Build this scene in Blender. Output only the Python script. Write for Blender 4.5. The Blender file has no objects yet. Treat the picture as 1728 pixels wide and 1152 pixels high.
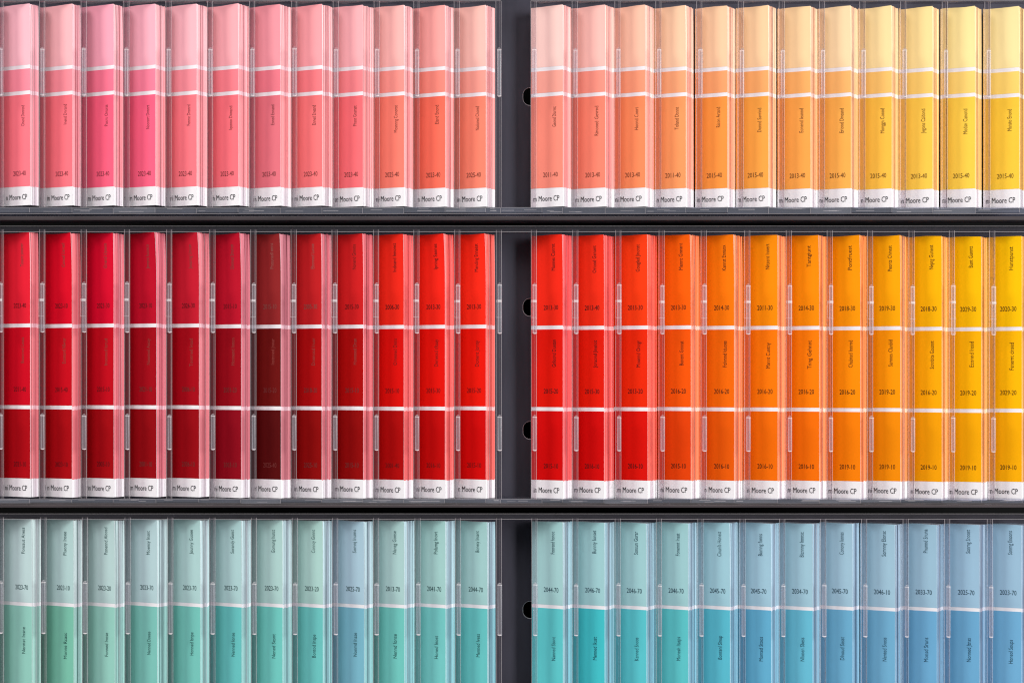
import bpy, math, random
from mathutils import Vector
random.seed(7)
S = bpy.context.scene
COL = S.collection
U = 0.0006                      # metres per picture unit on the front plane of the racks
CX, CY = 864.0, 640.0           # eye level
F = 72.0
D = F / 36.0 * 1728             # camera distance, in units

# ---------------------------------------------------------------- camera, world, lamps, exposure
cam_d = bpy.data.cameras.new('camera'); cam = bpy.data.objects.new('camera', cam_d); COL.objects.link(cam)
cam_d.lens = F; cam_d.sensor_width = 36.0; cam_d.clip_end = 50; cam_d.clip_start = 0.05
cam_d.shift_y = (CY - 576.0) / 1728
cam.location = (0, -D * U, 0); cam.rotation_euler = (math.radians(90), 0, 0)
S.camera = cam

w = bpy.data.worlds.new('World'); S.world = w; w.use_nodes = True
w.node_tree.nodes['Background'].inputs[0].default_value = (0.93, 0.95, 1.0, 1)
w.node_tree.nodes['Background'].inputs[1].default_value = 0.135

def area(name, loc, target, sx, sy, power, color=(1, 1, 1)):
    l = bpy.data.lights.new(name, 'AREA'); l.shape = 'RECTANGLE'; l.size = sx; l.size_y = sy
    l.energy = power; l.color = color
    o = bpy.data.objects.new(name, l); COL.objects.link(o); o.location = loc
    o.rotation_euler = (Vector(target) - Vector(loc)).to_track_quat('-Z', 'Y').to_euler()
    return o
area('key_softbox', (-3.75, -1.8, 2.3), (0, 0, 0), 1.9, 1.6, 206, (1.0, 0.985, 0.97))
area('ceiling_softbox', (-0.2, -2.2, 2.3), (0, 0, 0), 1.9, 1.2, 29, (1.0, 0.985, 0.97))
area('right_softbox', (4.2, -3.0, 0.9), (0, 0, 0), 3.4, 2.6, 500, (0.98, 0.99, 1.0))

S.view_settings.view_transform = 'Standard'; S.view_settings.look = 'None'
S.view_settings.exposure = -0.08; S.view_settings.gamma = 1.0
S.cycles.use_denoising = True; S.cycles.denoising_prefilter = 'NONE'; S.cycles.pixel_filter_type = 'BLACKMAN_HARRIS'; S.cycles.filter_width = 1.15
S.cycles.max_bounces = 14; S.cycles.transmission_bounces = 12; S.cycles.transparent_max_bounces = 16
S.cycles.diffuse_bounces = 4; S.cycles.glossy_bounces = 6
S.cycles.caustics_reflective = False; S.cycles.caustics_refractive = False
S.cycles.sample_clamp_indirect = 4.0

# ---------------------------------------------------------------- helpers
def pt(x, y, d=0.0):
    """picture unit position -> point in the scene at depth d (units behind the rack fronts)"""
    k = (D + d) / D
    return Vector(((x - CX) * k * U, d * U, (CY - y) * k * U))
def lin(c):
    return tuple((v / 255 / 12.92 if v / 255 <= 0.04045 else ((v / 255 + 0.055) / 1.055) ** 2.4) for v in c)
def mesh_obj(name, verts, faces, mats, parent=None, midx=None, smooth=False):
    me = bpy.data.meshes.new(name); me.from_pydata(verts, [], faces)
    for m in (mats if isinstance(mats, (list, tuple)) else [mats]): me.materials.append(m)
    if midx: me.polygons.foreach_set('material_index', midx)
    if smooth: me.polygons.foreach_set('use_smooth', [True] * len(me.polygons))
    me.update()
    o = bpy.data.objects.new(name, me); COL.objects.link(o)
    if parent: o.parent = parent
    return o
def tag(o, label=None, cat=None, group=None, kind=None):
    if label: o['label'] = label
    if cat: o['category'] = cat
    if group: o['group'] = group
    if kind: o['kind'] = kind
    return o
def empty(name, loc, rz=0.0):
    o = bpy.data.objects.new(name, None); COL.objects.link(o); o.location = loc; o.rotation_euler.z = rz
    o.empty_display_size = 0.01
    return o
class MB:
    def __init__(s): s.v = []; s.f = []; s.m = []
    def box(s, a, b, bev=0.0, mi=0):
        x0, y0, z0 = a; x1, y1, z1 = b
        if x0 > x1: x0, x1 = x1, x0
        if y0 > y1: y0, y1 = y1, y0
        if z0 > z1: z0, z1 = z1, z0
        n = len(s.v)
        if bev <= 0:
            s.v += [(x, y, z) for z in (z0, z1) for x, y in ((x0, y0), (x1, y0), (x1, y1), (x0, y1))]
            fs = [(0, 3, 2, 1), (4, 5, 6, 7), (0, 1, 5, 4), (1, 2, 6, 5), (2, 3, 7, 6), (3, 0, 4, 7)]
        else:
            import bmesh
            bm = bmesh.new(); r = bmesh.ops.create_cube(bm, size=1.0)
            for v in bm.verts:
                v.co = Vector(((x0 + x1) / 2 + v.co.x * (x1 - x0), (y0 + y1) / 2 + v.co.y * (y1 - y0), (z0 + z1) / 2 + v.co.z * (z1 - z0)))
            bmesh.ops.bevel(bm, geom=bm.edges[:], offset=bev, segments=2, affect='EDGES', profile=0.5)
            bm.verts.index_update()
            s.v += [tuple(v.co) for v in bm.verts]
            fs = [tuple(v.index for v in f.verts) for f in bm.faces]; bm.free()
        s.f += [tuple(i + n for i in f) for f in fs]; s.m += [mi] * len(fs)
    def build(s, name, mats, parent=None, smooth=False):
        return mesh_obj(name, s.v, s.f, mats, parent, s.m, smooth)

# ---------------------------------------------------------------- materials
def principled(name, col, rough=0.5, spec=0.3, noise=0.0, nscale=40, bump=0.0, stretch=None):
    m = bpy.data.materials.new(name); m.use_nodes = True; nt = m.node_tree; b = nt.nodes['Principled BSDF']
    b.inputs['Base Color'].default_value = (*col, 1); b.inputs['Roughness'].default_value = rough
    b.inputs['Specular IOR Level'].default_value = spec
    if noise or bump:
        tc = nt.nodes.new('ShaderNodeTexCoord'); mp = nt.nodes.new('ShaderNodeMapping'); nz = nt.nodes.new('ShaderNodeTexNoise')
        nt.links.new(tc.outputs['Object'], mp.inputs[0]); nt.links.new(mp.outputs[0], nz.inputs['Vector'])
        if stretch: mp.inputs['Scale'].default_value = stretch
        nz.inputs['Scale'].default_value = nscale; nz.inputs['Detail'].default_value = 3
        if noise:
            mr = nt.nodes.new('ShaderNodeMapRange'); mr.inputs[1].default_value = 0.3; mr.inputs[2].default_value = 0.7
            mr.inputs[3].default_value = 1 - noise; mr.inputs[4].default_value = 1.0
            nt.links.new(nz.outputs['Fac'], mr.inputs[0])
            mx = nt.nodes.new('ShaderNodeMix'); mx.data_type = 'RGBA'; mx.blend_type = 'MULTIPLY'
            mx.inputs[0].default_value = 1; mx.inputs[6].default_value = (*col, 1)
            nt.links.new(mr.outputs[0], mx.inputs[7]); nt.links.new(mx.outputs[2], b.inputs['Base Color'])
        if bump:
            bp = nt.nodes.new('ShaderNodeBump'); bp.inputs['Strength'].default_value = bump; bp.inputs['Distance'].default_value = 0.0004
            nt.links.new(nz.outputs['Fac'], bp.inputs['Height']); nt.links.new(bp.outputs[0], b.inputs['Normal'])
    return m
def acrylic(name, tint, rough, rscale=60):
    m = principled(name, tint, rough, 0.5, bump=0.12, nscale=rscale, stretch=(1, 1, 0.15))
    b = m.node_tree.nodes['Principled BSDF']; b.inputs['Transmission Weight'].default_value = 1.0; b.inputs['IOR'].default_value = 1.49
    return m
def edge_acrylic(name, col, clear):
    m = bpy.data.materials.new(name); m.use_nodes = True; nt = m.node_tree; out = nt.nodes['Material Output']; b = nt.nodes['Principled BSDF']
    b.inputs['Base Color'].default_value = (*col, 1); b.inputs['Roughness'].default_value = 0.25; b.inputs['Specular IOR Level'].default_value = 0.6
    t = nt.nodes.new('ShaderNodeBsdfTransparent'); mx = nt.nodes.new('ShaderNodeMixShader'); mx.inputs[0].default_value = 1 - clear
    nt.links.new(t.outputs[0], mx.inputs[1]); nt.links.new(b.outputs[0], mx.inputs[2]); nt.links.new(mx.outputs[0], out.inputs[0])
    return m
def sheet_plastic(name, tint, clear_haze, rough=0.08):
    """thin clear plastic: lets most through, mirrors a little by angle, a trace of milky haze"""
    m = bpy.data.materials.new(name); m.use_nodes = True; nt = m.node_tree; out = nt.nodes['Material Output']; nt.nodes.remove(nt.nodes['Principled BSDF'])
    t = nt.nodes.new('ShaderNodeBsdfTransparent'); t.inputs[0].default_value = (*tint, 1)
    df = nt.nodes.new('ShaderNodeBsdfDiffuse'); df.inputs[0].default_value = (0.80, 0.82, 0.90, 1)
    m1 = nt.nodes.new('ShaderNodeMixShader'); m1.inputs[0].default_value = clear_haze
    nt.links.new(t.outputs[0], m1.inputs[1]); nt.links.new(df.outputs[0], m1.inputs[2])
    if name.startswith('clear_clip'):
        lw = nt.nodes.new('ShaderNodeLayerWeight'); lw.inputs[0].default_value = 0.35
        mr = nt.nodes.new('ShaderNodeMapRange'); mr.inputs[1].default_value = 0.35; mr.inputs[3].default_value = clear_haze; mr.inputs[4].default_value = 0.15
        nt.links.new(lw.outputs['Facing'], mr.inputs[0]); nt.links.new(mr.outputs[0], m1.inputs[0])
    g = nt.nodes.new('ShaderNodeBsdfGlossy'); g.inputs['Roughness'].default_value = rough
    fw = nt.nodes.new('ShaderNodeLayerWeight'); fw.inputs[0].default_value = 0.5
    pw = nt.nodes.new('ShaderNodeMath'); pw.operation = 'POWER'; pw.inputs[1].default_value = 4.0; nt.links.new(fw.outputs['Facing'], pw.inputs[0])
    fr = nt.nodes.new('ShaderNodeMath'); fr.operation = 'MULTIPLY_ADD'; fr.inputs[1].default_value = 0.6; fr.inputs[2].default_value = 0.045
    nt.links.new(pw.outputs[0], fr.inputs[0])
    m2 = nt.nodes.new('ShaderNodeMixShader'); nt.links.new(fr.outputs[0], m2.inputs[0])
    nt.links.new(m1.outputs[0], m2.inputs[1]); nt.links.new(g.outputs[0], m2.inputs[2]); nt.links.new(m2.outputs[0], out.inputs[0])
    return m
M_GLASS = sheet_plastic('clear_divider_acrylic', (0.90, 0.87, 0.89), 0.008)
M_CLIP = sheet_plastic('clear_clip_plastic', (0.92, 0.89, 0.91), 0.05, 0.4)
M_RAIL = sheet_plastic('rail_acrylic', (0.84, 0.85, 0.90), 0.04)
M_EDGE = edge_acrylic('edge_highlight_tint', (0.88, 0.80, 0.81), 0.86)  # whitish colour stands in for internal reflections along acrylic edges
M_TIP = edge_acrylic('clip_tip_highlight', (0.90, 0.84, 0.84), 0.42)  # pale colour stands in for light refracted at the clip's end
M_STOP = edge_acrylic('clip_stop_plastic', (0.88, 0.82, 0.82), 0.72)
M_LIP = sheet_plastic('top_lip_acrylic', (0.86, 0.83, 0.84), 0.008)
M_RAIL2 = sheet_plastic('rail_acrylic_hazier', (0.84, 0.84, 0.88), 0.065, 0.15)  # milkier and rougher variant for some ledge plates
M_DARK = principled('dark_panel_paint', (0.082, 0.079, 0.106), 0.62, 0.3, noise=0.35, nscale=9, bump=0.15, stretch=(6, 6, 1))
M_BRIM = principled('panel_cut_edge', (0.68, 0.68, 0.72), 0.35, 0.5)
M_BLACK = principled('black_void_paint', (0.004, 0.004, 0.004), 0.9, 0.1)
M_BAR = principled('brown_black_bar', (0.052, 0.041, 0.044), 0.3, 0.5, noise=0.3, nscale=20, stretch=(1, 1, 8))
M_PAPER = principled('white_card_stock', (0.83, 0.80, 0.82), 0.55, 0.2, noise=0.03, nscale=300)

def mix(a, b, t): return tuple(x * (1 - t) + y * t for x, y in zip(a, b))
def ink(c, gain=1.0):
    return tuple(min(0.93, max(0.0015, v * gain)) for v in lin(c))
def swatch_mat(c):
    return principled('printed_paint_colour', ink(c), 0.55, 0.05, noise=0.035, nscale=25)
def edge_mat(c):
    return principled('paper_edges_bounce_tint', tuple(min(0.93, v * 1.0) for v in lin(c)), 0.7, 0.08, noise=0.16, nscale=1.0, stretch=(1400, 1400, 3))
def edge_bounce_cols(r, k):  # white paper edges, with light bounced off neighbouring cards painted into the tint
    def ramp(stops):
        for (a, ca), (b, cb) in zip(stops, stops[1:]):
            if a <= k <= b: return mix(ca, cb, (k - a) / max(1, b - a))
    if r == 0:
        t = ramp([(0, (244,186,192)), (11, (246,186,184)), (16, (246,200,172)), (23, (238,208,152))])
        d = ramp([(0, (240,158,166)), (9, (244,160,158)), (13, (248,158,150)), (17, (246,176,130)), (23, (234,188,108))])
        return [t, mix(t, d, 0.5), d]
    if r == 1:
        a = [(230,128,134),(232,124,130),(230,126,136),(222,122,134),(222,128,136),(216,124,136),(196,124,134),(214,116,126),(216,114,120),(236,108,106),(240,106,100),(244,108,98),
             (240,96,96),(240,98,92),(246,104,84),(250,128,78),(250,140,84),(250,146,88),(246,146,84),(246,150,84),(244,158,84),(242,168,84),(240,174,88),(238,176,86)][k]
        return [a, mix(a, (205,110,112), 0.12), mix(a, (205,110,112), 0.2)]
    t = ramp([(0, (192,210,208)), (8, (176,200,206)), (12, (158,188,198)), (23, (150,174,196))])
    d = ramp([(0, (160,202,192)), (8, (146,194,196)), (12, (128,180,192)), (23, (128,164,194))])
    return [t, d, d]
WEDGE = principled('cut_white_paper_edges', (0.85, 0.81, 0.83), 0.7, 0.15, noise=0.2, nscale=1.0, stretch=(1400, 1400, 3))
def text_mat(c): return principled('printing_ink', lin(c), 0.5, 0.15)

# ---------------------------------------------------------------- text
_txt = {}
def glyphs(s):
    if s not in _txt:
        cu = bpy.data.curves.new('t', 'FONT'); cu.body = s; cu.resolution_u = 2
        o = bpy.data.objects.new('t', cu); COL.objects.link(o)
        dg = bpy.context.evaluated_depsgraph_get(); me = bpy.data.meshes.new_from_object(o.evaluated_get(dg))
        vs = [tuple(v.co) for v in me.vertices]; fs = [tuple(p.vertices) for p in me.polygons]
        bpy.data.objects.remove(o); bpy.data.curves.remove(cu); bpy.data.meshes.remove(me)
        _txt[s] = (vs, fs)
    return _txt[s]
_cap = max(v[1] for v in glyphs('H')[0])

# ---------------------------------------------------------------- the setting behind the racks
m = MB(); m.box(pt(-700, -500, 330), pt(2430, 1900, 340)); wall = m.build('wall', M_BLACK); tag(wall, kind='structure')

def plate_with_holes(name, x0, y0, x1, y1, d, holes, label):
    """a real sheet with rounded finger holes cut through it"""
    cu = bpy.data.curves.new(name, 'CURVE'); cu.dimensions = '2D'; cu.fill_mode = 'BOTH'; cu.extrude = 1.6 * U; cu.bevel_depth = 0.9 * U; cu.bevel_resolution = 1
    def loop(pts):
        sp = cu.splines.new('POLY'); sp.points.add(len(pts) - 1); sp.use_cyclic_u = True
        for p, q in zip(sp.points, pts): p.co = (q[0], q[1], 0, 1)
    def P(x, y):
        v = pt(x, y, d); return (v.x, v.z)
    loop([P(x0, y0), P(x1, y0), P(x1, y1), P(x0, y1)])
    for hx0, hy0, hx1, hy1 in holes:
        r = 12.5; pts = []
        for cx, cy, a0 in ((hx0 + r, hy0 + r, 180), (hx1 - r, hy0 + r, 270), (hx1 - r, hy1 - r, 0), (hx0 + r, hy1 - r, 90)):
            for k in range(9):
                a = math.radians(a0 + k * 90 / 8); pts.append(P(cx + r * math.cos(a), cy + r * math.sin(a)))
        loop(pts)
    o = bpy.data.objects.new('t', cu); COL.objects.link(o)
    me = bpy.data.meshes.new_from_object(o.evaluated_get(bpy.context.evaluated_depsgraph_get()))
    bpy.data.objects.remove(o); bpy.data.curves.remove(cu)
    me.materials.clear(); me.materials.append(M_DARK); me.materials.append(M_BRIM)
    for p in me.polygons:
        c = p.center; p.use_smooth = False
        near = any(abs((Vector((c.x, c.y)) - Vector(P((h[0] + h[2]) / 2, (h[1] + h[3]) / 2))).length) < 34 * U for h in holes)
        p.material_index = 1 if (near and abs(p.normal.z) < 0.97) else 0
    for v in me.vertices: v.co = Vector((v.co.x, d * U - v.co.z, v.co.y))
    ob = bpy.data.objects.new(name, me); COL.objects.link(ob)
    tag(ob, label, 'backing panel', 'dark backing panels behind the racks')
    return ob
PD = 66
plate_with_holes('backing_panel', -120, -150, 1850, 374, PD, [(882, 148, 912, 179)], 'dark charcoal backing panel with one finger hole behind the top rack')
plate_with_holes('backing_panel', -120, 385, 1850, 853, PD, [(882, 503, 912, 534), (882, 710, 912, 741)], 'dark charcoal backing panel with two finger holes behind the middle rack')
plate_with_holes('backing_panel', -120, 868, 1850, 1450, PD, [(882, 1013, 912, 1043)], 'dark charcoal backing panel with a finger hole behind the bottom rack')
for y0, y1, lab in ((366, 372.5, 'brownish black shelf bar under the rack of pink and yellow cards'), (850.5, 855, 'thin black shelf bar under the rack of red and orange cards')):
    m = MB(); m.box(pt(-130, y0, 0) + Vector((0, -14 * U, 0)), pt(1860, y1, 0) + Vector((0, 62 * U, 0)), 0.5 * U)
    tag(m.build('shelf_bar', M_BAR), lab, 'shelf bar', 'shelf bars between the racks')

m = MB(); m.box(pt(-130, -52, 0) + Vector((0, -14 * U, 0)), pt(1860, -46, 0) + Vector((0, 62 * U, 0)), 0.5 * U)
tag(m.build('shade_bar', M_BAR), kind='structure')  # unseen bar, added to shade the panel above the top row
# ---------------------------------------------------------------- data: every card of the display
XR = [[51, 122.5, 192, 262.5, 332, 402.5, 473.5, 544, 612.5, 682, 751.5, 820, 950, 1021.5, 1089, 1157.5, 1227.5, 1297, 1368, 1436, 1505, 1574, 1645.5, 1720],
      [51, 121.5, 192, 264, 336, 407, 474, 543, 613, 681.5, 751, 820, 950, 1019.5, 1093, 1166, 1239, 1312.5, 1382.5, 1452, 1519.5, 1589.5, 1656.5, 1724.5],
      [54, 124.5, 194, 265.5, 338.5, 408, 477, 545, 614.5, 682.5, 752, 822.5, 950, 1020.5, 1091, 1161.5, 1232, 1301.5, 1371.5, 1439, 1510.5, 1581, 1653, 1724]]
FIN = [[-3.5, 67, 137, 209, 280, 350, 421, 492, 562, 631, 698, 766, 836.5, 895.5, 965, 1037, 1106, 1175, 1245, 1314, 1382, 1450, 1519, 1589, 1661, 1737],
       [-3.5, 67, 137, 210, 281, 354, 423, 491, 560, 630, 698, 767, 837, 896, 966, 1038.5, 1111.5, 1182.5, 1256, 1326, 1395, 1463, 1533, 1601, 1669, 1741],
       [-3, 69, 139, 211, 283, 354, 424, 493, 561, 630, 700, 768, 837, 897, 966, 1037.5, 1107, 1177, 1248, 1315, 1384, 1453, 1523, 1593, 1665, 1740]]
DRIFT = [4.5, 6.5, 9.0]
#        card top, [(field top, field bottom)...], card bottom     (measured at the right hand edge of a card, left end of the row)
ROWS = [dict(top=6.5, fields=[(6.5, 109), (115.5, 152.5), (159, 314)], bot=346),
        dict(top=392, fields=[(392, 545), (551.5, 683), (689.5, 806.5)], bot=838),
        dict(top=876, fields=[(876, 1016.5), (1022.5, 1192), (1198, 1290)], bot=1322)]
C1 = [((253,186,196),(255,142,158),(254,120,132)), ((255,182,186),(255,143,154),(254,116,127)), ((255,166,184),(255,120,146),(255,96,126)), ((255,176,190),(255,130,155),(255,98,130)),
      ((255,182,190),(255,145,155),(250,120,130)), ((255,172,178),(250,130,140),(245,114,124)), ((240,152,162),(235,122,136),(226,114,126)), ((250,162,167),(246,126,132),(246,120,122)),
      ((255,176,180),(255,135,140),(250,112,118)), ((255,182,176),(255,150,140),(255,128,110)), ((255,166,160),(255,140,125),(255,112,90)), ((255,190,178),(255,160,145),(255,133,108)),
      ((255,205,196),(255,166,150),(255,140,120)), ((255,190,180),(255,150,132),(255,134,110)), ((255,192,166),(255,156,120),(255,140,92)), ((255,202,166),(255,168,120),(255,154,95)),
      ((255,202,162),(255,164,108),(255,150,66)), ((255,206,160),(255,172,105),(255,165,70)), ((253,210,160),(255,176,102),(253,165,76)), ((255,216,170),(253,182,108),(255,174,80)),
      ((250,220,160),(253,195,108),(253,190,70)), ((250,220,152),(253,205,110),(255,200,76)), ((250,226,156),(252,210,115),(254,204,74)), ((248,226,162),(250,210,110),(252,200,62))]
C2 = [((225,30,50),(200,0,30),(170,0,18)), ((215,0,35),(195,0,25),(165,0,15)), ((212,0,42),(190,0,25),(160,0,15)), ((185,10,38),(160,0,22),(145,0,14)),
      ((195,25,45),(166,0,22),(150,0,17)), ((185,15,40),(150,0,22),(138,0,24)), ((142,36,37),(106,14,12),(84,8,9)), ((190,28,32),(168,5,8),(138,0,0)),
      ((205,28,30),(170,5,5),(143,0,0)), ((235,38,22),(215,10,5),(170,0,0)), ((240,35,20),(225,15,5),(190,0,0)), ((245,40,20),(230,20,5),(205,0,0)),
      ((242,40,20),(225,20,5),(210,0,0)), ((238,45,20),(225,25,5),(205,0,0)), ((245,60,15),(232,40,5),(215,15,0)), ((250,95,0),(240,85,0),(225,65,0)),
      ((253,120,0),(240,105,0),(230,90,0)), ((255,140,0),(248,120,0),(240,108,0)), ((255,140,0),(250,125,0),(240,110,0)), ((255,150,0),(250,140,0),(243,126,0)),
      ((253,165,0),(250,150,0),(240,138,0)), ((252,180,0),(248,168,0),(240,158,0)), ((250,188,0),(248,178,0),(242,168,0)), ((250,192,0),(248,182,0),(243,170,0))]
C3 = [((185,208,208),(135,195,180)), ((175,205,203),(110,185,160)), ((180,207,205),(140,200,185)), ((178,205,208),(115,190,178)), ((170,205,203),(105,190,178)), ((170,205,205),(90,188,185)),
      ((170,205,200),(100,195,185)), ((170,208,200),(95,190,185)), ((165,195,210),(110,175,195)), ((168,203,200),(100,192,182)), ((160,203,198),(105,195,190)), ((158,200,198),(90,190,188)),
      ((160,203,203),(80,195,198)), ((155,200,203),(50,185,192)), ((155,200,203),(75,190,198)), ((155,200,203),(80,192,195)), ((155,198,210),(75,180,200)), ((155,193,210),(85,165,200)),
      ((155,193,208),(90,180,205)), ((155,190,208),(95,165,200)), ((155,190,208),(100,165,200)), ((150,185,205),(95,160,200)), ((150,185,208),(95,160,200)), ((150,185,208),(100,165,205))]
HUE = [['salmon pink','coral pink','hot pink','bright candy pink','soft rose pink','rose pink','dusty mauve pink','warm salmon pink','watermelon pink','light coral','deep coral','orange coral',
        'pale peach coral','peach pink','peach orange','light apricot','apricot orange','mango orange','soft amber orange','light amber','golden yellow','sunny yellow','butter yellow','lemon butter yellow'],
       ['cherry red','scarlet crimson','carmine red','deep crimson','crimson','wine crimson','dark maroon brown','brick red','dark blood red','vermilion and blood red','bright red','fiery red',
        'poppy red','tomato red','red orange','burnt orange','vivid orange','bright orange','warm tangerine','light tangerine','amber','golden amber','deep golden yellow','golden yellow'],
       ['palest mint green','leafy mint green','soft mint green','misty mint','sea green mint','teal mint','pale turquoise green','turquoise mint','powder blue','soft sea green','pale jade','turquoise',
        'clear turquoise','vivid turquoise','aqua turquoise','aqua','pale cyan blue','steel blue','cyan blue','soft sky blue','grey sky blue','cornflower blue','muted sky blue','light denim blue']]
N1 = ["Cinend Dnnrend","Inend Dnrand","Posrs Onsrss","Noonnrt Dnnnrt","Fonnst Dnnnrd","Iqunno Donand","Eoned Eonand","Enned Eneand","Fhsot Gnarast","Mosnnng Cononst","Eland Enond","Nadoned Chonsd",
      "Geond Diarrst","Rinoned Gevrnd","Hoond Conrt","Toland Dsnnt","Ricon Artsnd","Donnd Savrind","Eonend Ieunnd","Eriond Dneand","Monggn Connd","Jegons Caldond","Modsn Canond","Mansto Enond"]
N1Y = [(177,212),(175,209),(176,212),(176.5,217),(176,211),(178,218),(176,210),(177,210),(177.5,211.5),(177,222.7),(176.5,208.5),(178.5,219),
       (179,213),(178,228),(180,218.5),(180,218),(180,214),(181.5,222),(182,223),(182,223.5),(182,224),(183,224),(183,225.5),(183.5,220)]
N2A = ["Tonent yonerer","Conred Uerned","Onend Uyaeco","Jonent Iuonco","Jnnanng Unosn","Dinned Snuncn","Pnounadl nnns","Ebonned Lunoe","Nonend Gnnoss","Indoand Innonst","Ipning Sennes","Mending Enneest",
       "Monnes Conrnt","Oriond Genont","Gougled Jinonst","Mennt Gnnant","Kannst Ennaox","Nitsent Innert","Tantgiunt","Pontfruest","Peonts Chinest","Neptg Gunent","Bunt Gunntt","Hunstpunst"]
N2AY = [(410,449),(410,450),(410,452),(412,453),(412,453),(412,453),(410,453),(411,453),(412,454),(410,458),(411,454),(411,458),
        (411,456),(414,460),(412,458),(410,455),(413,456),(411,454),(414,450),(414,455),(414,457),(413,454),(415,451),(416,455)]
N2B = ["Boooned Louss","Eoonand Nlwor","Inooned Iarud","Noonned Anssy","Toonned Ivaad","Honnend Innon","Instnned Jnnar","Donnosd Iruer","Honmned Dnan","Oimnned Dnns","Denessd tftaay","Donent Jonny",
       "Gnloond Duesan","Jonaond Jinenot","Moonnd Onngr","Bonent Gnnnst","Fohmnd Iduons","Mannt Cuntny","Tnng Gehnnt","Chabted Innrnd","Samnos Clanbid","Sonnbite Goonnt","Econnd Inssd","Fenernt cinsed"]
N2BY = [(569,612),(570,613),(571,616),(571,615),(571,618),(570,616),(571,615),(570,616),(571,615),(571,616),(572,618),(574,618),
        (573,619),(574,620),(574,619),(575,616),(575,619),(578,621),(574,622),(574,620),(573,618),(575,622),(576,619),(578,624)]
N3A = ["Ponssut Aness","Pluony Insee","Ponennd Aloosd","Moensy Insnt","Jounny Guoee","Sorandy Gunst","Gomung hunst","Conncy Gnnnt","Somnj Inums","Nansg Gonse","Polamg Inovt","Bonesy Insent",
       "Fonrend honoc","Bunnty Ionset","Sonsun Gurar","Fonennt Insat","Cinun'b Honest","Bomng fonns","Bicnnny Innnsc","Conony Iunnss","Somnny Elonsc","Pnunnd Snuna","Sonrng Snoost","Sonrng Enoons"]
N3AY = [(890,934),(897,937),(890,936),(896,936),(894,935),(894,934),(894,933),(894,933),(894,933),(896,935),(897,935),(896,932),
        (897,935),(895,934),(897,936),(900,938),(897,939),(901,938),(898,940),(898,936),(896,939),(893,933),(894,934),(896,936)]
N3B = ["Nennst Insne","Monne Rcasc","Fonned Inose","Nenned Doeee","Honned Isnpe","Nenned Ionse","Nened Sesnt","Bontod Inspe","Nonmd Insse","Nennd Ionse","Honed Inost","Menned Ivess",
       "Nanned Stont","Menned Ikust","Kenned Snoos","Monesh Itasps","Bontenl Sinup","Monted Stoos","Nlonen Sbess","Dlnoud Sosst","Nented Snoss","Monsd Sruns","Nonned Jtnss","Honeol Soups"]
N3BY = [(1058,1103),(1068,1112),(1068,1108),(1066,1105),(1067,1106),(1068,1108),(1070,1111),(1071,1110),(1068,1108),(1070,1111),(1073,1112),(1070,1109),
        (1075,1115),(1075,1114),(1076,1115),(1075,1115),(1073,1113),(1075,1116),(1076,1116),(1075,1114),(1076,1116),(1076,1117),(1077,1117),(1080,1120)]
K1 = ["2023-40"]*9 + ["2025-40","2023-40","2025-40","2011-40","2013-40","2013-40","2011-40","2015-40","2015-40","2013-40","2015-40","2015-40","2013-40","2015-40","2015-40"]
K2A = ["2023-40","2023-10","2023-30","2023-10","2026-30","2015-10","2015-10","2005-30","2015-30","2006-30","2013-30","2013-30","2013-30","2013-40","2013-30","2013-30","2014-30","2011-30","2014-30","2018-30","2019-30","2018-30","2029-30","2020-30"]
K2B = ["2011-40","2015-40","2015-10","2021-10","2006-10","2001-20","2015-20","2018-20","2015-10","2015-10","2015-30","2015-20","2015-20","2015-30","2013-20","2016-20","2016-20","2016-20","2016-20","2016-20","2019-20","2016-20","2019-20","2029-20"]
K2C = ["2021-10","2023-10","2005-10","2001-10","2006-10","2003-10","2025-40","2025-10","2015-10","2001-40","2016-10","2015-10","2015-10","2016-10","2016-10","2015-10","2016-10","2016-10","2016-10","2019-10","2019-10","2019-10","2019-10","2019-10"]
K3 = ["2023-70","2023-10","2023-20","2023-70","2023-70","2023-70","2023-70","2023-20","2025-70","2013-70","2041-70","2044-70","2044-70","2046-70","2046-70","2046-70","2045-70","2045-70","2034-70","2045-70","2046-10","2033-70","2025-70","2023-70"]

ANG = math.radians(30); CA, SA = math.cos(ANG), math.sin(ANG)
ORD = ['first','second','third','fourth','fifth','sixth','seventh','eighth','ninth','tenth','eleventh','twelfth']
ROWN = ['top', 'middle', 'bottom']

# a card's own axes: u runs along the card away from its near edge, v runs back through the pack, z is up
def warp_fn(r, seed, W):
    rr = random.Random(seed); flare = rr.uniform(0.3, 1.0) * (4.5 if r == 1 else 2.0); bow = rr.uniform(-1.0, 1.0)
    ph = rr.uniform(0, 6); ztop = ROWS[r]['top']; zbot = ROWS[r]['bot']
    wob = rr.uniform(0.2, 0.7)
    def f(u, v, y):
        t = max(0.0, 1 - (y - ztop) / 85.0); e = max(0.0, 1 - u / W); back = max(0.0, 1 - v / 34.0)
        vv = v - flare * t * t * e * (0.35 + 0.65 * back) + bow * math.sin(math.pi * min(1, max(0, u / W))) * math.sin((y - ztop) / (zbot - ztop) * math.pi) * 0.8
        yy = y + (wob * math.sin(u / W * 5 + ph) if t > 0.9 else 0)
        return u, vv, yy
    return f
def loc(u, v, y, y0):    # local metres of a card's empty (already turned by ANG): +x towards the near edge
    return (-u * U, v * U, (y0 - y) * U)

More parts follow.
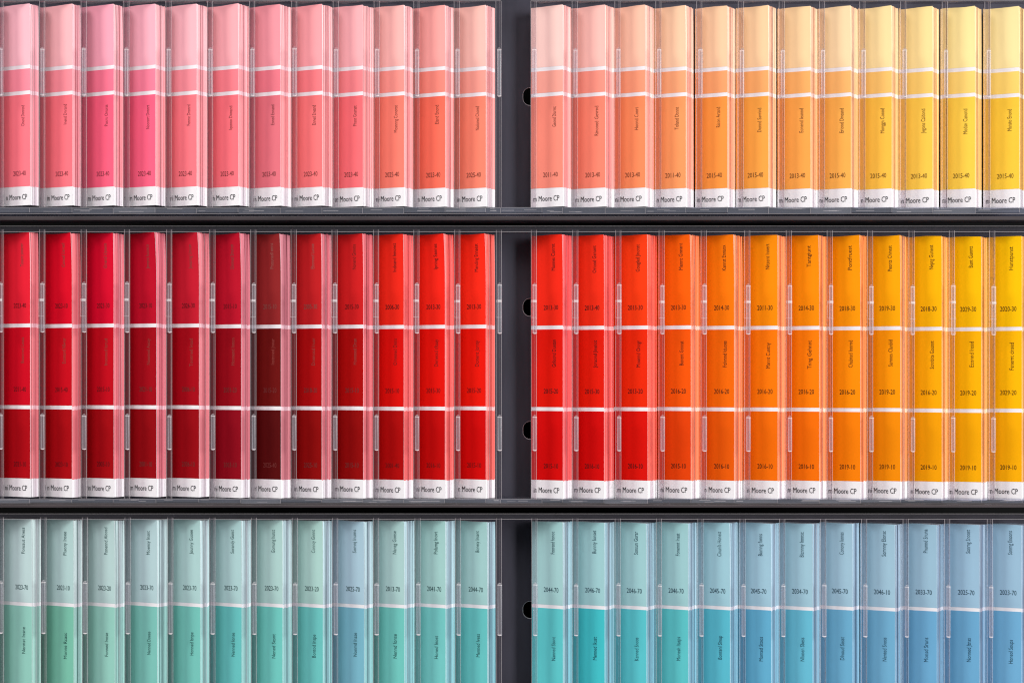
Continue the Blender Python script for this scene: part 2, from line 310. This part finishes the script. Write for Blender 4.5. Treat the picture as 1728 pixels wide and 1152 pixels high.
def slab(us, ys, v0, v1, f, y0, mif=None):
    vs = []; fs = []; mi = []
    nu, ny = len(us), len(ys)
    for v in (v0, v1):
        for y in ys:
            for u in us: vs.append(loc(*f(u, v, y), y0))
    o = nu * ny
    def g(s, j, i): return s * o + j * nu + i
    for j in range(ny - 1):
        k = mif((ys[j] + ys[j + 1]) / 2) if mif else 0
        for i in range(nu - 1):
            fs.append((g(0, j, i), g(0, j, i + 1), g(0, j + 1, i + 1), g(0, j + 1, i))); mi.append(k)
            fs.append((g(1, j, i + 1), g(1, j, i), g(1, j + 1, i), g(1, j + 1, i + 1))); mi.append(k)
        fs.append((g(0, j, 0), g(0, j + 1, 0), g(1, j + 1, 0), g(1, j, 0))); mi.append(k)
        fs.append((g(0, j + 1, nu - 1), g(0, j, nu - 1), g(1, j, nu - 1), g(1, j + 1, nu - 1))); mi.append(k)
    for i in range(nu - 1):
        fs.append((g(0, 0, i + 1), g(0, 0, i), g(1, 0, i), g(1, 0, i + 1))); mi.append(0)
        fs.append((g(0, ny - 1, i), g(0, ny - 1, i + 1), g(1, ny - 1, i + 1), g(1, ny - 1, i))); mi.append(0)
    return vs, fs, mi
def lines(a, b, step):
    n = max(1, int(round((b - a) / step))); return [a + (b - a) * i / n for i in range(n + 1)]

def text_on(name, s, mat, parent, f, y0, uleft=None, ybase=None, width=None, cap=None, upright=False, ucen=None, ybot=None):
    vs, fs = glyphs(s)
    x0 = min(v[0] for v in vs); x1 = max(v[0] for v in vs)
    out = []
    for x, y, _ in vs:
        tx = (x - x0) / (x1 - x0) * width; ty = y / _cap * cap
        if upright: u, yy = ucen - cap / 2 + ty, ybot - tx          # reads bottom to top
        else: u, yy = uleft - tx, ybase - ty
        out.append(loc(*f(u, -0.42, yy), y0))
    return mesh_obj(name, out, fs, mat, parent)

TM = {}
def tm(c):
    if c not in TM: TM[c] = text_mat(c)
    return TM[c]

def edge_pack(r):
    p = empty('card_pack', pt(-19, ROWS[r]['bot'], 0), -ANG)
    tag(p, f'pack of cards cut off by the left edge of the photo, {ROWN[r]} row', 'card pack', 'packs of spare cards seen edge on')
    m = MB(); y0 = ROWS[r]['bot']; mats = [WEDGE] + [edge_mat(c) for c in edge_bounce_cols(r, 0)]
    prev = ROWS[r]['top']
    for i, (a, b) in enumerate(ROWS[r]['fields']):
        if a > prev: m.box((-52 * U, 0, (y0 - a) * U), (0, 20 * U, (y0 - prev) * U), 0, 0)
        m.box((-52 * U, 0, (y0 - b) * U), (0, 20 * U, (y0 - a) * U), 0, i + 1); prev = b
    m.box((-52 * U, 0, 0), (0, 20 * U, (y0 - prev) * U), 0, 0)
    m.build('paper_block', mats, p)
def build_card(r, k):
    R = ROWS[r]; xr = XR[r][k]; dr = DRIFT[r] * xr / 1728 + random.uniform(-0.7, 0.7)
    cols = (C1, C2, C3)[r][k]
    y0 = R['bot']
    # the card reaches back and left until it tucks behind the pack before it
    pf = FIN[r][k if k < 12 else k + 1]; W = 54 / CA
    for _ in range(12):
        px = CX + (xr - CX - W * CA) * D / (D + W * SA); W += ((px - (pf - (2.0 if k not in (0, 12) else -0.5))) / CA) * 0.8
    W = max(52 / CA, min(W, 64 / CA))
    f0 = warp_fn(r, r * 100 + k, W)
    side = 'left' if k < 12 else 'right'
    place = (f'{ORD[k]} from the left edge, {ROWN[r]} row' if k < 12 else f'{ORD[k - 12]} right of the gap, {ROWN[r]} row')
    root = empty('paint_card', pt(xr, y0 + dr, 0), -0.0); root.rotation_euler.z = -ANG
    tag(root, f'{HUE[r][k]} paint card, {place}', 'paint card', 'paint colour cards facing out of their pockets')
    us = lines(0, W, 9); 
    vs, fs, mi = slab(us, lines(R['top'], R['bot'], 18), 0.0, 0.35, f0, y0)
    sheet = mesh_obj('card_stock', vs, fs, M_PAPER, root, mi, True)
    sheet.data.polygons.foreach_set('use_smooth', [False] * len(sheet.data.polygons))
    sw = []
    for i, (a, b) in enumerate(R['fields']):
        c = cols[i] if i < len(cols) else cols[-1]
        vs, fs, mi = slab(lines(0.05, W - 0.1, 9), lines(a, b, 14), -0.2, -0.05, f0, y0)
        sw.append(mesh_obj('colour_field', vs, fs, swatch_mat(c if r < 2 else mix(c, (255, 255, 255), 0.04 if i == 0 else 0.09)), root, mi))
    U_ = lambda px: px / CA
    # the printing
    if r == 0:
        q = k / 23
        tc = tm(tuple(int(a * (1 - q) + b * q) for a, b in zip((128, 40, 52), (92, 60, 18))))
        a, b = N1Y[k]; a -= dr; b -= dr
        text_on('name_text', N1[k], tc, sw[2], f0, y0, width=b - a, cap=6.2 / CA, upright=True, ucen=U_(14.5), ybot=b)
        text_on('code_text', K1[k], tc, sw[2], f0, y0, uleft=U_(33), ybase=295.5 + (k < 12) * 0 , width=U_(24.5), cap=8)
    elif r == 1:
        ntop = tm((122, 62, 58)) if k in (0, 1, 2, 3, 4, 5) else tm((150, 84, 78)) if k in (6, 7) else tm((110, 22, 18)) if k == 8 else tm((46, 6, 5)) if k < 14 else tm((60, 24, 4))
        nmid = tm((142, 58, 52)) if k < 9 else tm((120, 14, 8)) if k < 12 else tm((56, 6, 4)) if k < 15 else tm((60, 26, 4))
        code = tm((92, 4, 14)) if k < 6 else tm((128, 72, 66)) if k in (6, 7) else tm((80, 5, 4)) if k < 9 else tm((52, 6, 5)) if k < 15 else tm((58, 26, 4))
        cod3 = tm((96, 2, 12)) if k < 3 else tm((112, 44, 42)) if k < 9 else tm((104, 4, 4)) if k < 12 else code
        a, b = N2AY[k]; a -= dr; b -= dr
        text_on('name_text', N2A[k], ntop, sw[0], f0, y0, width=b - a, cap=6.2 / CA, upright=True, ucen=U_(16), ybot=b)
        text_on('code_text', K2A[k], code, sw[0], f0, y0, uleft=U_(32), ybase=518.5, width=U_(24), cap=8)
        a, b = N2BY[k]; a -= dr; b -= dr
        text_on('name_text', N2B[k], nmid, sw[1], f0, y0, width=b - a, cap=6.2 / CA, upright=True, ucen=U_(15), ybot=b)
        text_on('code_text', K2B[k], cod3 if k < 12 else code, sw[1], f0, y0, uleft=U_(32), ybase=660, width=U_(24), cap=8)
        text_on('code_text', K2C[k], cod3 if k < 12 else code, sw[2], f0, y0, uleft=U_(32), ybase=786.5, width=U_(24), cap=8)
    else:
        tc = tm((28, 66, 68)) if k < 12 else tm((22, 58, 76))
        a, b = N3AY[k]; a -= dr; b -= dr
        text_on('name_text', N3A[k], tc, sw[0], f0, y0, width=b - a, cap=6.4 / CA, upright=True, ucen=U_(17), ybot=b)
        text_on('code_text', K3[k], tc, sw[0], f0, y0, uleft=U_(32), ybase=995, width=U_(24.5), cap=8)
        a, b = N3BY[k]; a -= dr; b -= dr
        text_on('name_text', N3B[k], tc, sw[1], f0, y0, width=b - a, cap=6.2 / CA, upright=True, ucen=U_(16), ybot=b)
    if r < 2:
        yb = 336.5 if r == 0 else 827.5
        pre = ('n', 'm', 'in', 'ni', 'm')[(k * 7 + r * 3) % 5] + ' '
        wid = lambda t: max(v[0] for v in glyphs(t)[0]) - min(v[0] for v in glyphs(t)[0])
        ww = 34.5 * wid(pre + 'Moore CP') / wid('Moore CP'); jy = random.uniform(-0.6, 0.6)
        text_on('footer_text', pre + 'Moore CP', tm((44, 40, 46)), sheet, f0, y0, uleft=U_(6 + ww), ybase=yb + jy, width=U_(ww), cap=9.1)
    # the pack of further cards behind it
    fin = FIN[r][k + 1 if k < 12 else k + 2]
    T = 24.0
    for _ in range(20):
        xe, de = xr + T * SA * D / D, T * CA
        px = CX + (xr - CX + T * SA) * D / (D + de)
        T += (fin - 0.8 - px) * 0.8
    T = max(16.0, min(T, 38.0 if k in (11, 23) else (XR[r][k + 1] - xr) * SA - 1.2))
    pack = empty('card_pack', pt(xr, y0 + dr, 0)); pack.rotation_euler.z = -ANG
    lab = f'edge-on pack of cards behind the {ORD[k]} card from left, {ROWN[r]} row' if k < 12 else f'edge-on pack of cards behind the {ORD[k - 12]} card right of gap, {ROWN[r]} row'
    tag(pack, lab, 'card pack', 'packs of spare cards seen edge on')
    ec = edge_bounce_cols(r, k)
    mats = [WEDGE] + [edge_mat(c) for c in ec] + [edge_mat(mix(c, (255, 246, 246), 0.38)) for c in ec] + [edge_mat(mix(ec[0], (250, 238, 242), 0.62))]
    rr = random.Random(r * 1000 + k * 7 + 1)
    vs_all, fs_all, mi_all = [], [], []
    v = 1.1; n = 0
    while v < T - 0.6:
        th = rr.choice((0.8, 1.2, 1.8, 2.6, 3.6)); th = min(th, T - v)
        du = rr.choice((0, 0, rr.uniform(-0.3, 1.1), rr.uniform(0, 2.0))) if n else 0.2
        dy = rr.uniform(0.0, 1.5); dz2 = rr.uniform(-0.3, 0.3); lean = rr.uniform(-1.0, 1.0) * 0.6
        def ff(u, v_, y, du=du, dy=dy, lean=lean):
            u2, v2, y2 = f0(u, v_, y)
            return u2 + du + lean * max(0.0, (R['bot'] - y) / 440) , v2, y2 + (dy if y < R['bot'] - 5 else 0)
        cuts = []
        for (a, b) in R['fields']: cuts += [a, b]
        ys = sorted(set([R['top']] + cuts + [R['top'] + t for t in (12, 28, 50, 85)] + [R['bot']]))
        def mif(y):
            for i, (a, b) in enumerate(R['fields']):
                if a < y < b: return i + 1
            if y < a: return 7
            return 0
        pale = n and rr.random() < 0.25
        if pale: th = min(th, 0.7)
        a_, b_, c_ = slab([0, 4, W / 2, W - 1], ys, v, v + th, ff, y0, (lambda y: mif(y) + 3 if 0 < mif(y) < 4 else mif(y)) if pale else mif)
        o = len(vs_all); vs_all += a_; fs_all += [tuple(i + o for i in q) for q in b_]; mi_all += c_
        v += th + rr.choice((0.05, 0.1, 0.25, 0.5)); n += 1
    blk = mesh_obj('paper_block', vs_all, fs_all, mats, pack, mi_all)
for r in range(3):
    edge_pack(r)
    for k in range(24): build_card(r, k)

# ---------------------------------------------------------------- the clear racks
RACK = [dict(top=2.0, bot=362, lip=(-11, 2.5), ledge=(349.5, 361.5), clips=[(80, 163)]),
        dict(top=387, bot=849.5, lip=(381.5, 391.5), ledge=(840.5, 849.5), clips=[(475, 561), (697, 758)]),
        dict(top=872, bot=1330, lip=(866, 875.5), ledge=(1324, 1336), clips=[(978, 1068)])]
RLAB = ['clear acrylic rack holding the pink to yellow cards, top row', 'clear acrylic rack holding the red to golden orange cards, middle row', 'clear acrylic rack holding the mint to sky blue cards, bottom row']
def divider_mesh(h, yd0=-3.0, yd1=10.0, w_=9.6):
    m = MB()
    z0, z1 = 0.0, h * U
    x0, x1 = 0.0, w_ * U
    e = 0.8 * U
    m.box((x0 + e, yd0 * U, z0), (x1 - e, (yd0 + 1.4) * U, z1), 0, 0)                       # front face plate
    for xa in (x0, x1 - e * 0.92):                                                          # two side plates of the hollow bar with front edges painted bright
        m.box((xa, yd0 * U, z0), (xa + e * 0.92, (yd0 + 1.5) * U, z1), 0, 1)
        m.box((xa + 0.1 * U, (yd0 + 1.7) * U, z0), (xa + e * 0.8, (yd1 if xa == x0 else yd1 - 4) * U, z1), 0, 0)
    m.box((x0 + 6.4 * U, (yd0 + 1.6) * U, z0), (x0 + 6.8 * U, (yd0 + 2.4) * U, z1), 0, 1)
    return m
def capsule(h, rad=3.9, ry=3.4):
    vs = []; fs = []; n = 14; rings = []
    prof = []
    for i in range(6): a = math.pi / 2 * i / 5; prof.append((math.sin(a), -math.cos(a) * 0.75 * rad))
    for i in range(6): a = math.pi / 2 * i / 5; prof.append((math.cos(a), math.sin(a) * 1.15 * rad))
    for j, (s, dz) in enumerate(prof):
        zc = 0.75 * rad if j < 6 else h - 1.15 * rad
        s = max(s, 0.02)
        for i in range(n):
            t = 2 * math.pi * i / n; c, sn = math.cos(t), math.sin(t)
            c = math.copysign(abs(c) ** 0.75, c); sn = math.copysign(abs(sn) ** 0.75, sn)
            vs.append((rad * s * c * U, ry * s * sn * U, (zc + dz) * U))
    for j in range(len(prof) - 1):
        for i in range(n):
            fs.append((j * n + i, j * n + (i + 1) % n, (j + 1) * n + (i + 1) % n, (j + 1) * n + i))
    fs.append(tuple(range(n - 1, -1, -1))); fs.append(tuple((len(prof) - 1) * n + i for i in range(n)))
    return vs, fs
for r in range(3):
    R = RACK[r]; rack = empty('card_rack', pt(CX, R['bot'], 0))
    tag(rack, RLAB[r], 'card rack', 'clear acrylic card racks')
    base = Vector(rack.location)
    def par(o):
        o.parent = rack; o.location = Vector(o.location) - base; return o
    h = R['bot'] - R['top'] + (1 if r < 2 else 0)
    dmb = divider_mesh(h - 13.5 if r == 0 else h - 11)
    dm0 = None; caps = {}
    zb = (349.3, 840.3, 1323.5)[r]
    hh = zb - R['top']
    dmb = divider_mesh(hh)
    for i, fx in enumerate(FIN[r]):
        dr = DRIFT[r] * fx / 1728 * 0.35
        if dm0 is None:
            d0 = dmb.build('divider', [M_GLASS, M_EDGE]); dm0 = d0; o = d0
        else:
            o = dm0.copy(); COL.objects.link(o)
        o.location = pt(fx, zb + dr, 0); par(o); o.parent = rack
        for (a, b) in R['clips']:
            drc = DRIFT[r] * fx / 1728 * 0.8
            key = (a, b)
            if key not in caps:
                vs, fs = capsule(b - a)
                zc = lambda f_: sum(vs[i][2] for i in f_) / len(f_) / U
                mi = [1 if zc(f_) < 2.4 else 3 if (b - a - 1.2 < zc(f_) or b - a - 4.3 < zc(f_) < b - a - 2.9) else 0 for f_ in fs]
                if r == 1 and b - a > 70:          # moulded stops across the clip
                    q = MB()
                    q.box((-6.2 * U, -1 * U, (b - 508) * U), (-4.1 * U, 3.0 * U, (b - 503.5) * U), 0, 2); q.box((-3.4 * U, -3.9 * U, (b - 508) * U), (3.4 * U, -3.5 * U, (b - 503.5) * U), 0, 3)
                    q.box((-6.4 * U, -4.1 * U, (b - 533.6) * U), (3.9 * U, -3.6 * U, (b - 532.8) * U), 0, 2)
                    q.box((-6.4 * U, -1 * U, (b - 533.6) * U), (-6.0 * U, 2.0 * U, (b - 503.4) * U), 0, 2)
                    o_ = len(vs); vs += q.v; fs += [tuple(i + o_ for i in f_) for f_ in q.f]; mi += q.m
                c = mesh_obj('finger_clip', vs, fs, [M_CLIP, M_TIP, M_EDGE, M_STOP], None, mi, True); caps[key] = c
            else:
                c = caps[key].copy(); COL.objects.link(c)
            c.parent = o
            c.location = Vector(((6.1 + random.uniform(-0.3, 0.3)) * U, -7.0 * U, (zb + dr - b - drc) * U))
            c.scale = (random.uniform(0.93, 1.05), 1, random.uniform(0.985, 1.01))
    # lips and ledges
    segs = [(-130, 845.5), (895.5, 1860)] if r == 0 else [(-130, 1860)]
    for a, b in segs:
        m = MB(); y0, y1 = R['lip']
        A = pt(a, y1, 0); B = pt(b, y0, 0)
        m.box((A.x, -1.5 * U, A.z), (B.x, 26 * U, B.z), 0, 0)
        m.box((A.x, -2.1 * U, A.z - .1 * U), (B.x, -1.6 * U, A.z + 0.6 * U), 0, 1)
        m.box((A.x, -2.1 * U, B.z - 0.6 * U), (B.x, -1.6 * U, B.z + .1 * U), 0, 1)
        par(m.build('top_lip', [M_LIP, M_EDGE]))
    m = MB(); y0, y1 = R['ledge']; A = pt(-130, y1, 0); B = pt(1860, y0, 0)
    m.box((A.x, 1.0 * U, A.z + 1.2 * U), (B.x, 62 * U, B.z), 0, 0)
    m.box((A.x, -2.6 * U, A.z), (B.x, -1.9 * U, A.z + 0.7 * U), 0, 1)
    par(m.build('ledge', [M_RAIL, M_EDGE]))
    xs = [-60] + XR[r][:12] + [820 + 25, 915] + XR[r][12:] + [1800]
    rr = random.Random(40 + r)
    for i in range(len(xs) - 1):
        m = MB(); t = y0 + rr.uniform(0.2, 1.6); bt = y1 - rr.uniform(0.0, 2.2) - 0.9
        A = pt(xs[i] + 0.5, bt, 0); B = pt(xs[i + 1] - 0.1, t, 0)
        m.box((A.x, -2.4 * U, A.z), (B.x, 0.4 * U, B.z), 0, 0)
        m.box((B.x - 0.6 * U, -3.0 * U, A.z), (B.x, -2.5 * U, B.z), 0, 1)
        m.box((A.x, -3.0 * U, B.z - 0.5 * U), (B.x - 0.8 * U, -2.5 * U, B.z), 0, 1)
        L = B.x - A.x
        for q in range(rr.choice((1, 2, 3))):  # thin pale strips painted on as glints
            xa = A.x + L * rr.uniform(0.0, 0.6); xb = min(B.x - U, xa + L * rr.uniform(0.15, 0.5)); zz = A.z + (B.z - A.z) * rr.uniform(0.15, 0.8)
            m.box((xa, -2.9 * U, zz), (xb, -2.5 * U, zz + rr.uniform(0.3, 0.9) * U), 0, 1)
        par(m.build('ledge_plate', [M_RAIL2 if rr.random() < 0.35 else M_RAIL, M_EDGE]))
